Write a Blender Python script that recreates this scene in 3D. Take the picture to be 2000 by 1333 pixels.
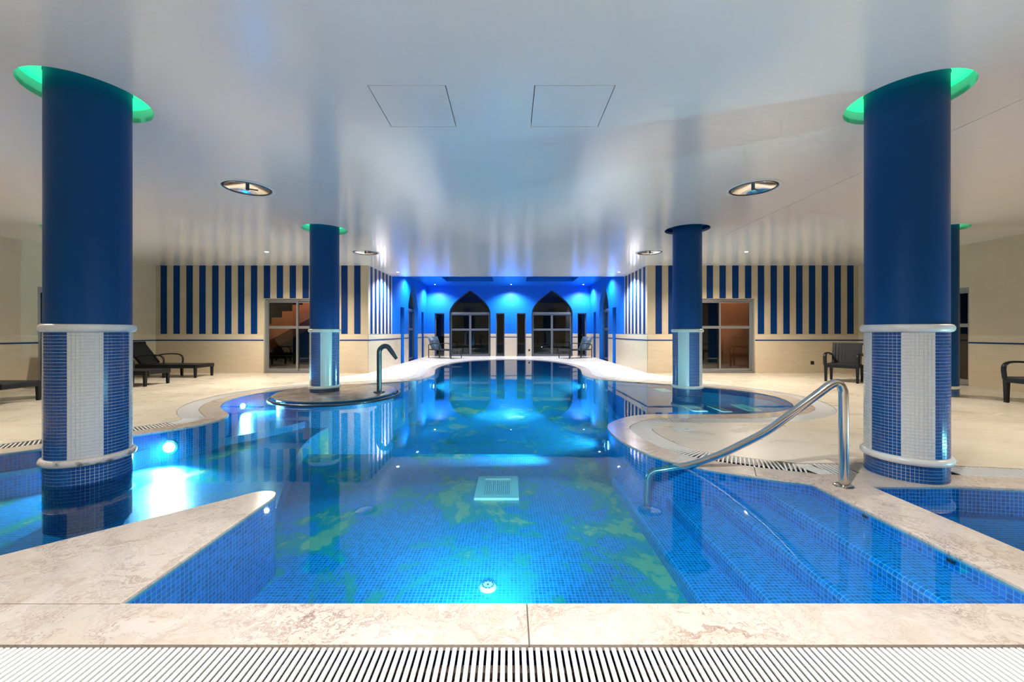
import bpy, bmesh, math, random
import numpy as np
from mathutils import Vector, Matrix
from mathutils.geometry import delaunay_2d_cdt

# ------------------------------------------------------------------ scene, camera, world, exposure
for o in list(bpy.data.objects): bpy.data.objects.remove(o)
S = bpy.context.scene
COL = S.collection
random.seed(4)
CAM_H = 1.129
cd = bpy.data.cameras.new('camera'); cam = bpy.data.objects.new('camera', cd); COL.objects.link(cam)
cam.location = (0, 0, CAM_H); cam.rotation_euler = (math.pi/2, 0, 0)
cd.sensor_width = 36; cd.lens = 775/2000*36; cd.shift_x = 0.002; cd.shift_y = -0.00825; cd.clip_start = 0.05
S.camera = cam
w = bpy.data.worlds.new('night'); S.world = w; w.use_nodes = True
w.node_tree.nodes['Background'].inputs[0].default_value = (0.010, 0.013, 0.02, 1)
w.node_tree.nodes['Background'].inputs[1].default_value = 0.25
vs = S.view_settings
vs.view_transform = 'Standard'; vs.look = 'None'; vs.gamma = 1; vs.use_curve_mapping = False
vs.exposure = 0.84
S.cycles.max_bounces = 7; S.cycles.diffuse_bounces = 3; S.cycles.glossy_bounces = 3; S.cycles.transparent_max_bounces = 16
S.cycles.use_adaptive_sampling = True; S.cycles.adaptive_threshold = 0.1; S.cycles.adaptive_min_samples = 16; S.cycles.volume_bounces = 0
S.cycles.use_denoising = True; S.cycles.caustics_reflective = False; S.cycles.sample_clamp_indirect = 6

WARM = (1.0, 0.875, 0.72); COOL = (0.93, 0.96, 1.0)
# downlights: (x, y, ceiling z, watts, colour, cone degrees, label)
H = 3.0; HB = 3.36
XL, XR = -9.88, 9.72            # aisle side walls
NL, NR = -3.96, 3.84            # nave side walls
YB, YN, YE, YF = 11.07, 13.30, 19.0, -4.5
DOWN = [
 (-5.63, 9.18, H, 330, WARM, 150, 'small round ceiling downlight before the left striped wall'),
 (5.47, 9.18, H, 330, WARM, 150, 'small round ceiling downlight before the right striped wall'),
 (-3.46, 12.25, H, 380, COOL, 140, 'small round ceiling downlight beside the left nave wall stripes'),
 (3.36, 12.25, H, 380, COOL, 140, 'small round ceiling downlight beside the right nave wall stripes'),
 (-3.47, 18.35, HB, 240, COOL, 140, 'round downlight in blue ceiling, left of the left arch'),
 (0.05, 18.35, HB, 270, COOL, 140, 'round downlight in blue ceiling between the two arches'),
 (3.40, 18.35, HB, 240, COOL, 140, 'round downlight in blue ceiling, right of the right arch'),
 (-3.50, 15.0, HB, 190, COOL, 140, 'round downlight in blue ceiling over the left side door'),
 (3.38, 15.0, HB, 190, COOL, 140, 'round downlight in blue ceiling over the right side door'),
 (0.1, 0.75, H, 350, (1.0, 0.96, 0.93), 150, 'ceiling downlight over the front coping'),
 (-5.9, 3.7, H, 190, WARM, 150, 'ceiling downlight over the left deck'),
 (5.9, 3.7, H, 190, WARM, 150, 'ceiling downlight over the right deck'),
 (-6.0, -1.0, H, 150, WARM, 150, 'ceiling downlight over the deck behind, left'),
 (6.0, -1.0, H, 150, WARM, 150, 'ceiling downlight over the deck behind, right'),
]
# underwater lamps: (x, y, z, aim vector, watts, cone)
UW = [
 (-3.86, 4.50, -0.17, (0.30, -1, -0.20), 250, 125, 1.0, 'underwater lamp glowing under the left coping'),
 (1.15, 4.86, -0.25, (-1, 0.42, 0.0), 560, 50, 1.0, 'underwater lamp in pool wall below the curved stone tip'),
 (1.93, 10.35, -0.27, (-1, -0.10, -0.03), 480, 75, 1.0, 'far underwater lamp in the right pool wall'),
 (-2.00, 10.35, -0.27, (1, -0.10, -0.03), 480, 75, 1.0, 'far underwater lamp in the left pool wall'),
 (-4.68, 6.95, -0.16, (1, -0.30, -0.03), 180, 90, 0.8, 'underwater lamp in the bay left of the round island'),
 (-0.10, 1.70, -0.24, (-0.15, 1, 0.16), 100, 110, 1.0, 'added underwater fill lamp hidden below the front coping'),  # unseen fill lamp, added to brighten the near water and floor
 (5.25, 2.30, -0.10, (-1, 0.05, -0.04), 110, 140, 0.6, 'added underwater fill lamp out of view in the dark side pool'),  # fill lamp added out of view to brighten the side pool
 (2.60, 5.53, -0.055, (0.35, 1, -0.02), 45, 140, 0.38, 'small added underwater fill lamp hidden in the round shallow bay'),  # hidden fill lamp, added to light the bay floor and its panels
]

# ------------------------------------------------------------------ helpers
def setp(o, label=None, cat=None, group=None, kind=None):
    if label: o['label'] = label
    if cat: o['category'] = cat
    if group: o['group'] = group
    if kind: o['kind'] = kind
    return o
def link(name, me, m=None, parent=None, loc=None):
    o = bpy.data.objects.new(name, me); COL.objects.link(o)
    if m is not None and me is not None and not me.materials:
        for mm in (m if isinstance(m, (list, tuple)) else [m]): me.materials.append(mm)
    if parent: o.parent = parent
    if loc: o.location = loc
    return o
def empty(name, loc=(0,0,0), rz=0, **k):
    o = bpy.data.objects.new(name, None); COL.objects.link(o)
    o.empty_display_size = 0.1; o.location = loc; o.rotation_euler = (0,0,rz)
    return setp(o, **k)
def mesh(name, verts, faces, smooth=False):
    me = bpy.data.meshes.new(name); me.from_pydata([tuple(v) for v in verts], [], [tuple(f) for f in faces]); me.update()
    if smooth:
        for p in me.polygons: p.use_smooth = True
    return me
def bm_mesh(name, bm, smooth=False, recalc=True):
    if recalc: bmesh.ops.recalc_face_normals(bm, faces=bm.faces)
    me = bpy.data.meshes.new(name); bm.to_mesh(me); bm.free()
    if smooth:
        for p in me.polygons: p.use_smooth = True
    return me
def auto_smooth(me, deg=35):
    for p in me.polygons: p.use_smooth = True
    me.set_sharp_from_angle(angle=math.radians(deg)) if hasattr(me, 'set_sharp_from_angle') else None
    return me
def add_box(bm, c, s, rot=None, bev=0):
    r = bmesh.ops.create_cube(bm, size=1)['verts']
    M = Matrix.Translation(c) @ (rot.to_4x4() if rot else Matrix.Identity(4)) @ Matrix.Diagonal((*s, 1))
    bmesh.ops.transform(bm, matrix=M, verts=r)
    if bev:
        es = {e for v in r for e in v.link_edges}
        bmesh.ops.bevel(bm, geom=list(es), offset=bev, segments=2, affect='EDGES', profile=0.6)
def box(name, c, s, m, parent=None, bev=0, rot=None):
    bm = bmesh.new(); add_box(bm, c, s, rot, bev)
    return link(name, bm_mesh(name, bm), m, parent)
def lathe(name, prof, seg=48, smooth=True):
    vs_, fs = [], []
    n = len(prof)
    for i in range(seg):
        a = 2*math.pi*i/seg
        for r, z in prof: vs_.append((r*math.cos(a), r*math.sin(a), z))
    for i in range(seg):
        j = (i+1) % seg
        for k in range(n-1): fs.append((i*n+k, j*n+k, j*n+k+1, i*n+k+1))
    me = mesh(name, vs_, fs)
    bm = bmesh.new(); bm.from_mesh(me); bmesh.ops.remove_doubles(bm, verts=bm.verts, dist=1e-5)
    bmesh.ops.dissolve_degenerate(bm, edges=bm.edges, dist=1e-6)
    bmesh.ops.recalc_face_normals(bm, faces=bm.faces); bm.to_mesh(me); bm.free()
    if smooth: auto_smooth(me, 40)
    return me
def spline(pts, n=8, closed=False):
    P = [Vector(p) for p in pts]; out = []; m = len(P)
    for i in range(m if closed else m-1):
        p0 = P[(i-1) % m] if closed or i > 0 else P[i]*2-P[i+1]
        p1, p2 = P[i], P[(i+1) % m]
        p3 = P[(i+2) % m] if closed or i+2 < m else p2*2-p1
        for k in range(n):
            t = k/n
            out.append(0.5*((2*p1)+(p2-p0)*t+(2*p0-5*p1+4*p2-p3)*t*t+(3*p1-p0-3*p2+p3)*t**3))
    if not closed: out.append(P[-1])
    return out
def tube(name, path, ra, rb=None, seg=14, up=Vector((0,0,1)), radii=None, cap=True):
    rb = rb or ra; vs_, fs = [], []; n = len(path); side = None
    for i, p in enumerate(path):
        t = (path[min(i+1, n-1)]-path[max(i-1, 0)]).normalized()
        if side is None:
            side = t.cross(up)
            if side.length < 1e-4: side = t.cross(Vector((0,1,0)))
        side = (side - t*side.dot(t)).normalized(); u = side.cross(t)
        k = radii[i] if radii else 1
        for j in range(seg):
            a = 2*math.pi*j/seg
            vs_.append(p + side*(math.cos(a)*ra*k) + u*(math.sin(a)*rb*k))
    for i in range(n-1):
        for j in range(seg):
            b = (j+1) % seg
            fs.append((i*seg+j, i*seg+b, (i+1)*seg+b, (i+1)*seg+j))
    if cap: fs += [tuple(range(seg))[::-1], tuple(range((n-1)*seg, n*seg))]
    me = mesh(name, vs_, fs); auto_smooth(me, 50)
    return me
def cdt(loops, segs=()):
    """constrained triangulation of closed loops (lists of 2D points) and open segments"""
    V, E = [], []
    for L in loops:
        b = len(V); V += [Vector(p[:2]) for p in L]; E += [(b+i, b+(i+1) % len(L)) for i in range(len(L))]
    for a, c in segs:
        b = len(V); V += [Vector(a), Vector(c)]; E.append((b, b+1))
    v, e, f, *_ = delaunay_2d_cdt(V, E, [], 0, 1e-5)
    return [(p.x, p.y) for p in v], [tuple(x) for x in f]
def inside(poly, pts):
    P = np.array([(p[0], p[1]) for p in poly]); Q = np.roll(P, -1, 0); pts = np.asarray(pts)
    x, y = pts[:, 0:1], pts[:, 1:2]
    c = ((P[:, 1] > y) != (Q[:, 1] > y)) & (x < (Q[:, 0]-P[:, 0])*(y-P[:, 1])/(Q[:, 1]-P[:, 1]+1e-12)+P[:, 0])
    return c.sum(1) % 2 == 1
def nearest(poly, pts, closed=True):
    """distance to polyline and arc length of the nearest point"""
    P = np.array([(p[0], p[1]) for p in poly]); Q = np.roll(P, -1, 0)
    if not closed: P, Q = P[:-1], Q[:-1]
    L = np.hypot(*(Q-P).T); s0 = np.concatenate([[0], np.cumsum(L)[:-1]]); pts = np.asarray(pts)
    d = (Q-P)/np.maximum(L, 1e-9)[:, None]
    rel = pts[:, None, :]-P[None]
    t = np.clip((rel*d).sum(2), 0, L)
    D = np.hypot(*np.moveaxis(rel-d*t[:, :, None], 2, 0))
    i = D.argmin(1); r = np.arange(len(pts))
    return D[r, i], s0[i]+t[r, i]
def sheet(name, V, F, sel, z, thick, m, parent=None, flip=False, kind=None):
    """horizontal plate out of the selected triangles, with side faces downwards"""
    idx, vs_ = {}, []
    def vi(k):
        if k not in idx: idx[k] = len(vs_); vs_.append((V[k][0], V[k][1], z))
        return idx[k]
    fs, edges = [], {}
    for j in sel:
        f = F[j]
        (ax, ay), (bx, by), (cx, cy) = V[f[0]], V[f[1]], V[f[2]]
        if (bx-ax)*(cy-ay)-(by-ay)*(cx-ax) < 0: f = f[::-1]
        g = tuple(vi(k) for k in f); fs.append(g[::-1] if flip else g)
        for a, b in zip(g, g[1:]+g[:1]):
            if (b, a) in edges: del edges[(b, a)]
            else: edges[(a, b)] = 1
    if thick:
        low = {}
        def lv(a):
            if a not in low: low[a] = len(vs_); vs_.append((vs_[a][0], vs_[a][1], z-thick))
            return low[a]
        for a, b in edges: fs.append((a, lv(a), lv(b), b))
    o = link(name, mesh(name, vs_, fs), m, parent)
    if kind: o['kind'] = kind
    return o

# ------------------------------------------------------------------ materials
MATS = {}
class NT:
    def __init__(s, name):
        s.m = bpy.data.materials.new(name); s.m.use_nodes = True; s.t = s.m.node_tree; s.t.nodes.clear()
        s.out = s.t.nodes.new('ShaderNodeOutputMaterial')
    def n(s, typ, **k):
        nd = s.t.nodes.new('ShaderNode'+typ)
        for a, b in k.items():
            if hasattr(nd, a) and a not in nd.inputs: setattr(nd, a, b)
        return nd
    def set(s, nd, key, val):
        i = nd.inputs[key]
        if hasattr(val, 'is_output'): s.t.links.new(val, i)
        else:
            if isinstance(val, tuple) and len(val) == 3 and len(getattr(i, 'default_value', ())) == 4: val = (*val, 1)
            i.default_value = val
        return nd
    def math(s, op, a, b=None, c=None):
        nd = s.n('Math'); nd.operation = op; s.set(nd, 0, a)
        if b is not None: s.set(nd, 1, b)
        if c is not None: s.set(nd, 2, c)
        return nd.outputs[0]
    def mix(s, f, a, b, blend='MIX'):
        nd = s.t.nodes.new('ShaderNodeMix'); nd.data_type = 'RGBA'; nd.blend_type = blend
        s.set(nd, 0, f); s.set(nd, 6, a); s.set(nd, 7, b); return nd.outputs[2]
    def noise(s, vec, scale, detail=4, rough=0.55, dist=0.0):
        nd = s.n('TexNoise'); s.set(nd, 'Vector', vec); s.set(nd, 'Scale', scale); s.set(nd, 'Detail', detail); s.set(nd, 'Roughness', rough); s.set(nd, 'Distortion', dist)
        return nd.outputs[0]
    def ramp(s, f, stops):
        nd = s.n('ValToRGB'); s.set(nd, 0, f); e = nd.color_ramp.elements
        while len(e) < len(stops): e.new(0.5)
        for el, (p, c) in zip(e, stops): el.position = p; el.color = (*c, 1) if len(c) == 3 else c
        return nd.outputs[0]
    def mapr(s, f, a, b, c=0.0, d=1.0):
        nd = s.n('MapRange'); s.set(nd, 0, f); s.set(nd, 1, a); s.set(nd, 2, b); s.set(nd, 3, c); s.set(nd, 4, d); return nd.outputs[0]
    def coord(s, which='Object', scale=None, rot=None):
        c = s.n('TexCoord').outputs[which]
        if scale or rot:
            mp = s.n('Mapping'); s.set(mp, 'Vector', c)
            if scale: mp.inputs['Scale'].default_value = scale
            if rot: mp.inputs['Rotation'].default_value = rot
            c = mp.outputs[0]
        return c
    def bump(s, h, strength=0.3, dist=0.01):
        b = s.n('Bump'); s.set(b, 'Height', h); b.inputs['Strength'].default_value = strength; b.inputs['Distance'].default_value = dist
        return b.outputs[0]
    def princ(s, color, rough=0.5, normal=None, metal=0, spec=0.5, coat=0, emis=None, es=0):
        p = s.n('BsdfPrincipled'); s.set(p, 'Base Color', color); s.set(p, 'Roughness', rough); s.set(p, 'Metallic', metal); s.set(p, 'Specular IOR Level', spec)
        s.set(p, 'Coat Weight', coat); p.inputs['Coat Roughness'].default_value = 0.08
        if normal is not None: s.set(p, 'Normal', normal)
        if emis: s.set(p, 'Emission Color', emis); s.set(p, 'Emission Strength', es)
        s.t.links.new(p.outputs[0], s.out.inputs[0]); return s.m
def simple(name, col, rough=0.5, metal=0, spec=0.5, coat=0, noise=0, scale=30, bump=0, emis=None, es=0):
    t = NT(name); v = t.coord(); c = col; nrm = None
    if noise or bump:
        n = t.noise(v, scale, 4)
        if noise: c = t.mix(t.mapr(n, 0.3, 0.7), tuple(x*(1-noise) for x in col), tuple(min(1, x*(1+noise)) for x in col))
        if bump: nrm = t.bump(n, bump, 0.004)
    return t.princ(c, rough, nrm, metal, spec, coat, emis, es)

def mosaic_nodes(t, vec, pitch, gap):
    """returns (tile mask 0..1, tile random, height)"""
    sp = t.n('SeparateXYZ'); t.set(sp, 0, vec)
    u = t.math('DIVIDE', sp.outputs[0], pitch); v = t.math('DIVIDE', sp.outputs[1], pitch)
    fu = t.math('ABSOLUTE', t.math('SUBTRACT', t.math('FRACT', u), 0.5)); fv = t.math('ABSOLUTE', t.math('SUBTRACT', t.math('FRACT', v), 0.5))
    d = t.math('MAXIMUM', fu, fv)
    mask = t.mapr(d, 0.5-gap-0.03, 0.5-gap+0.01, 1, 0)
    cb = t.n('CombineXYZ'); t.set(cb, 0, t.math('FLOOR', u)); t.set(cb, 1, t.math('FLOOR', v))
    wn = t.n('TexWhiteNoise'); t.set(wn, 'Vector', cb.outputs[0])
    return mask, wn.outputs[0]
def pool_tile(name, stain=False, tint=(0.0, 0.205, 0.66)):
    t = NT(name); uv = t.coord('UV'); ob = t.coord('Object')
    mask, rnd = mosaic_nodes(t, uv, 0.0262, 0.06)
    tile = t.mix(rnd, tuple(x*0.72 for x in tint), tuple(min(1, x*1.25) for x in tint))
    col = t.mix(mask, (0.12, 0.55, 0.85), tile)
    if stain:
        n = t.noise(t.coord('Object', scale=(1, 0.75, 1)), 1.25, 9, 0.68, 0.4)
        col = t.mix(t.math('MULTIPLY', t.mapr(n, 0.495, 0.53), 0.72), col, (0.03, 0.40, 0.26))
        col = t.mix(t.math('MULTIPLY', t.mapr(n, 0.555, 0.585), 0.9), col, t.mix(t.mapr(t.noise(ob, 9, 5), 0.3, 0.7), (0.50, 0.50, 0.27), (0.64, 0.58, 0.34)))
    return t.princ(col, 0.25, t.bump(mask, 0.35, 0.003))
MATS['tile'] = pool_tile('blue pool mosaic')
MATS['tile_floor'] = pool_tile('blue pool mosaic with deposits', True)
MATS['tile_dark'] = pool_tile('deep blue pool mosaic', False, (0.0, 0.14, 0.52))

def mk_marble():
    t = NT('cream marble with rust veins'); v = t.coord('Object')
    warp = t.noise(v, 2.2, 5, 0.6)
    vec = t.n('VectorMath'); vec.operation = 'MULTIPLY_ADD'; t.set(vec, 0, t.n('TexCoord').outputs['Object']);
    vec.inputs[1].default_value = (1, 1, 1)
    cb = t.n('CombineXYZ'); t.set(cb, 0, warp); t.set(cb, 1, t.noise(v, 3.1, 5, 0.6)); t.t.links.new(cb.outputs[0], vec.inputs[2])
    mp = t.n('Mapping'); t.set(mp, 'Vector', vec.outputs[0]); mp.inputs['Rotation'].default_value = (0, 0, 0.5); mp.inputs['Scale'].default_value = (3.2, 8.5, 4)
    n = t.noise(mp.outputs[0], 1.5, 9, 0.68, 0.8)
    vein = t.ramp(n, [(0.0, (0, 0, 0)), (0.468, (0, 0, 0)), (0.5, (1, 1, 1)), (0.532, (0, 0, 0)), (1, (0, 0, 0))])
    patch = t.mapr(t.noise(v, 1.6, 4), 0.42, 0.68)
    cloud = t.noise(mp.outputs[0], 0.8, 6, 0.6)
    base = t.mix(t.mapr(cloud, 0.35, 0.7), (0.72, 0.64, 0.57), (0.62, 0.52, 0.42))
    col = t.mix(t.math('MULTIPLY', vein, t.math('MULTIPLY_ADD', patch, 0.80, 0.20)), base, (0.24, 0.13, 0.095))
    return t.princ(col, t.mapr(cloud, 0.3, 0.7, 0.06, 0.20), None, spec=0.6)
MATS['marble'] = mk_marble()
def mk_deck():
    t = NT('beige limestone deck with dirt'); v = t.coord('Object')
    n = t.noise(v, 0.9, 6, 0.6); n2 = t.noise(t.coord('Object', scale=(0.8, 1.5, 1)), 1.4, 6, 0.6, 0.6)
    base = t.mix(t.mapr(n, 0.35, 0.65), (0.80, 0.73, 0.62), (0.70, 0.62, 0.50))
    st = t.math('MULTIPLY', t.mapr(n2, 0.52, 0.72), t.mapr(n, 0.45, 0.6))
    col = t.mix(t.math('MULTIPLY', st, 0.6), base, (0.34, 0.25, 0.16))
    return t.princ(col, t.mapr(n2, 0.3, 0.7, 0.22, 0.42), t.bump(n2, 0.06, 0.01))
MATS['deck'] = mk_deck()
def mk_ceiling():
    t = NT('glossy white ceiling paint'); 
    n = t.noise(t.coord('Object', scale=(1, 3.0, 1)), 5.0, 6, 0.65); n2 = t.noise(t.coord('Object'), 70, 3)
    h = t.math('ADD', t.math('MULTIPLY', n, 1.0), t.math('MULTIPLY', n2, 0.25))
    return t.princ((0.84, 0.83, 0.82), 0.13, t.bump(h, 0.09, 0.02), spec=0.75)
MATS['ceiling'] = mk_ceiling()
def mk_plaster(name, c, rough=0.45, spec=0.5):
    t = NT(name); n = t.noise(t.coord(), 2.0, 5); n2 = t.noise(t.coord(), 60, 3)
    col = t.mix(t.mapr(n, 0.3, 0.7), tuple(x*0.94 for x in c), tuple(min(1, x*1.05) for x in c))
    return t.princ(col, rough, t.bump(n2, 0.05, 0.003), spec=spec)
MATS['beige'] = mk_plaster('beige wall paint', (0.57, 0.465, 0.33))
MATS['bluewall'] = mk_plaster('strong blue wall paint', (0.0, 0.15, 0.66), 0.4)
MATS['stripe'] = mk_plaster('blue stripe paint', (0.0, 0.032, 0.16), 0.4, 0.2)
MATS['column'] = mk_plaster('blue column paint', (0.0, 0.058, 0.215), 0.4, 0.25)
MATS['orange'] = mk_plaster('terracotta wall paint', (0.55, 0.20, 0.09), 0.5)
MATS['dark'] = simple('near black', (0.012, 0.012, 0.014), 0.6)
def mk_wainscot():
    t = NT('cream wall tile'); ob = t.coord('Object'); sp = t.n('SeparateXYZ'); t.set(sp, 0, ob)
    u = t.math('DIVIDE', t.math('ADD', sp.outputs[0], sp.outputs[1]), 0.62); v = t.math('DIVIDE', sp.outputs[2], 0.305)
    fu = t.math('ABSOLUTE', t.math('SUBTRACT', t.math('FRACT', u), 0.5)); fv = t.math('ABSOLUTE', t.math('SUBTRACT', t.math('FRACT', v), 0.5))
    m = t.math('MAXIMUM', t.mapr(fu, 0.4955, 0.499), t.mapr(fv, 0.492, 0.498))
    n = t.noise(t.coord('Object', scale=(1, 1, 5)), 3, 5)
    base = t.mix(t.mapr(n, 0.3, 0.7), (0.66, 0.56, 0.42), (0.60, 0.50, 0.36))
    return t.princ(t.mix(t.math('MULTIPLY', m, 0.35), base, (0.36, 0.30, 0.22)), 0.32)
MATS['wainscot'] = mk_wainscot()
MATS['grout'] = simple('pale blue grout', (0.60, 0.67, 0.73), 0.7)
MATS['tile_b'] = simple('glazed blue mosaic piece', (0.006, 0.075, 0.28), 0.16, noise=0.25, scale=41)
MATS['tile_w'] = simple('glazed white mosaic piece', (0.66, 0.68, 0.66), 0.2, noise=0.06, scale=41)
MATS['ringwhite'] = simple('white ceramic bead', (0.72, 0.72, 0.70), 0.28, noise=0.08, scale=9)
MATS['slat'] = simple('white plastic grate slat', (0.80, 0.80, 0.78), 0.35)
MATS['channel'] = simple('brown gutter channel', (0.07, 0.045, 0.03), 0.6, noise=0.4, scale=12)
MATS['joint'] = simple('dark stone joint', (0.16, 0.12, 0.09), 0.8)
MATS['alu'] = simple('brushed aluminium', (0.40, 0.41, 0.43), 0.35, 0.85)
MATS['alu_dark'] = simple('dull grey metal', (0.20, 0.21, 0.22), 0.4, 0.7)
MATS['steel'] = simple('polished stainless steel', (0.62, 0.60, 0.57), 0.16, 1.0)
MATS['gunmetal'] = simple('dark grey metal', (0.085, 0.11, 0.125), 0.32, 0.75)
MATS['chrome'] = simple('satin chrome', (0.78, 0.78, 0.78), 0.14, 1.0)
MATS['stone_island'] = simple('grey brown stone', (0.30, 0.25, 0.21), 0.22, noise=0.35, scale=5)
MATS['whitepaint'] = simple('white paint', (0.76, 0.77, 0.75), 0.4)
MATS['panelwhite'] = simple('white floor fitting', (0.80, 0.88, 0.86), 0.4)
MATS['lamp'] = simple('lit lamp lens', (1, 1, 1), 0.3, emis=(1.0, 0.97, 0.92), es=25)
MATS['uwlamp'] = simple('lit underwater lens', (1, 1, 1), 0.3, emis=(0.85, 0.97, 1.0), es=7)
MATS['green'] = simple('green lit cove diffuser', (0.2, 0.8, 0.5), 0.5, emis=(0.0, 0.62, 0.21), es=1.0)
for k in ('lamp', 'uwlamp'): MATS[k].cycles.emission_sampling = 'NONE'   # their spot lights carry the light
MATS['black'] = simple('black plastic', (0.015, 0.015, 0.016), 0.4)
def mk_wicker():
    t = NT('dark woven resin'); v = t.coord('Object', scale=(42, 42, 42)); c = t.n('TexChecker'); t.set(c, 'Vector', v); c.inputs['Scale'].default_value = 1.0
    col = t.mix(c.outputs[1], (0.009, 0.011, 0.014), (0.020, 0.024, 0.028))
    return t.princ(col, 0.42, t.bump(c.outputs[1], 0.5, 0.004), spec=0.3)
MATS['wicker'] = mk_wicker()
MATS['resin'] = simple('charcoal resin', (0.007, 0.009, 0.012), 0.4, spec=0.3, bump=0.05)
MATS['sling'] = simple('teal grey sling fabric', (0.045, 0.08, 0.105), 0.5, noise=0.3, scale=8)
def mk_glass(name, tint, ior=1.5):
    t = NT(name); tr = t.n('BsdfTransparent'); tr.inputs[0].default_value = (*tint, 1)
    gl = t.n('BsdfGlossy'); gl.inputs['Roughness'].default_value = 0.0
    fr = t.n('Fresnel'); fr.inputs[0].default_value = ior
    mx = t.n('MixShader'); t.t.links.new(fr.outputs[0], mx.inputs[0]); t.t.links.new(tr.outputs[0], mx.inputs[1]); t.t.links.new(gl.outputs[0], mx.inputs[2])
    t.t.links.new(mx.outputs[0], t.out.inputs[0]); return t.m
MATS['glass'] = mk_glass('clear door glass', (0.86, 0.88, 0.88), 1.6)
MATS['glass_dark'] = mk_glass('dark window glass', (0.45, 0.5, 0.5), 1.6)
def mk_water(name='pool water', vol=0):
    t = NT(name); tr = t.n('BsdfTransparent'); tr.inputs[0].default_value = (0.33, 0.87, 1.0, 1)
    n = t.noise(t.coord('Object', scale=(1.0, 0.6, 1)), 2.2, 3, 0.5); b = t.bump(n, 0.05, 0.02)
    gl = t.n('BsdfGlossy'); gl.inputs['Roughness'].default_value = 0.02; t.t.links.new(b, gl.inputs['Normal'])
    fr = t.n('Fresnel'); fr.inputs[0].default_value = 1.36
    mx = t.n('MixShader'); t.t.links.new(fr.outputs[0], mx.inputs[0]); t.t.links.new(tr.outputs[0], mx.inputs[1]); t.t.links.new(gl.outputs[0], mx.inputs[2])
    t.t.links.new(mx.outputs[0], t.out.inputs[0])
    if vol:
        sc_ = t.n('VolumeScatter'); sc_.inputs['Color'].default_value = (0.05, 0.52, 1.0, 1); sc_.inputs['Density'].default_value = vol; sc_.inputs['Anisotropy'].default_value = 0.0
        t.t.links.new(sc_.outputs[0], t.out.inputs['Volume'])
    return t.m
VOLUME = 0.08
MATS['water'] = mk_water('pool water', VOLUME); MATS['water_side'] = mk_water('side pool water')

# ------------------------------------------------------------------ pool outlines (metres, camera stands over 0,0)
FRONT = 1.652; SX = 2.26; WX = -1.62; GR0, GR1 = 1.435, 1.16
curve_right = [(2.255,2.976),(1.98,3.09),(1.61,3.31),(1.40,3.52),(1.25,3.80),(1.165,4.15),(1.14,4.50),(1.19,4.83),(1.36,5.10),(1.63,5.36),(1.95,5.48),(2.5,5.48),(3.22,5.50),(3.77,5.64),
  (4.25,5.96),(4.55,6.45),(4.68,7.0),(4.60,7.5),(4.33,7.95),(3.95,8.3),(3.53,8.62),(3.05,8.92),(2.56,9.25),(2.2,9.62),(2.0,10.1),(1.96,10.7),(2.06,11.4),(2.16,12.2),(2.17,13.0),(2.05,14.1),
  (1.75,15.1),(1.30,15.9),(0.65,16.42),(0.05,16.55),(-0.55,16.42),(-1.35,15.95),(-1.9,15.1),(-2.2,14.2),(-2.32,13.2),(-2.28,12.2),(-2.15,11.4),(-2.05,10.7),(-2.10,9.9),(-2.35,9.3),
  (-2.85,8.95),(-3.5,8.6),(-4.1,8.25),(-4.5,7.8),(-4.72,7.2),(-4.68,6.6),(-4.45,6.1),(-4.15,5.75),(-3.86,5.45),(-3.76,5.15),(-3.80,4.85),(-3.95,4.60),(-4.25,4.22),(-4.56,3.87),(-4.85,3.60),(-5.2,3.35),(-5.5,3.0),(-5.55,2.5),(-5.3,2.0),(-4.8,1.75)]
sp_right = [tuple(p) for p in spline([(*p, 0) for p in curve_right], 6)]
wedge_tip = spline([(-1.90,2.70,0),(-1.79,2.815,0),(-1.68,2.82,0),(-1.625,2.74,0),(-1.62,2.62,0)], 5)
main = [(WX, FRONT), (SX, FRONT)] + [(p[0], p[1]) for p in sp_right] + [(-4.3, 1.66), (-2.92, 1.66)] + [(p.x, p.y) for p in wedge_tip]
right_pool = [(2.65,1.66),(5.3,1.66),(5.45,2.2),(5.05,2.55),(4.6,2.70),(4.1,2.80),(3.69,2.862),(3.27,2.925),(2.65,2.925)]
def densify(L, step=0.08):
    out = []
    for a, b in zip(L, L[1:]+L[:1]):
        a, b = Vector(a[:2]), Vector(b[:2]); n = max(1, int((b-a).length/step))
        out += [tuple(a.lerp(b, k/n)) for k in range(n)]
    return out
main_d, right_d = densify(main), densify(right_pool)
def offset(L, d):
    """polygon offset to the outside (loops are counter clockwise)"""
    out, n = [], len(L)
    for i in range(n):
        a, b, c = Vector(L[i-1]), Vector(L[i]), Vector(L[(i+1) % n])
        t1, t2 = (b-a).normalized(), (c-b).normalized()
        n1, n2 = Vector((t1.y, -t1.x)), Vector((t2.y, -t2.x)); m = (n1+n2)
        m = m.normalized() if m.length > 1e-6 else n1
        out.append(tuple(b + m*(d/max(0.5, m.dot(n1)))))
    return out
CW, GW = 0.255, 0.255
room = [(XL, YF), (XR, YF), (XR, YB), (NR, YB), (NR, YE), (NL, YE), (NL, YB), (XL, YB)]
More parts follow.
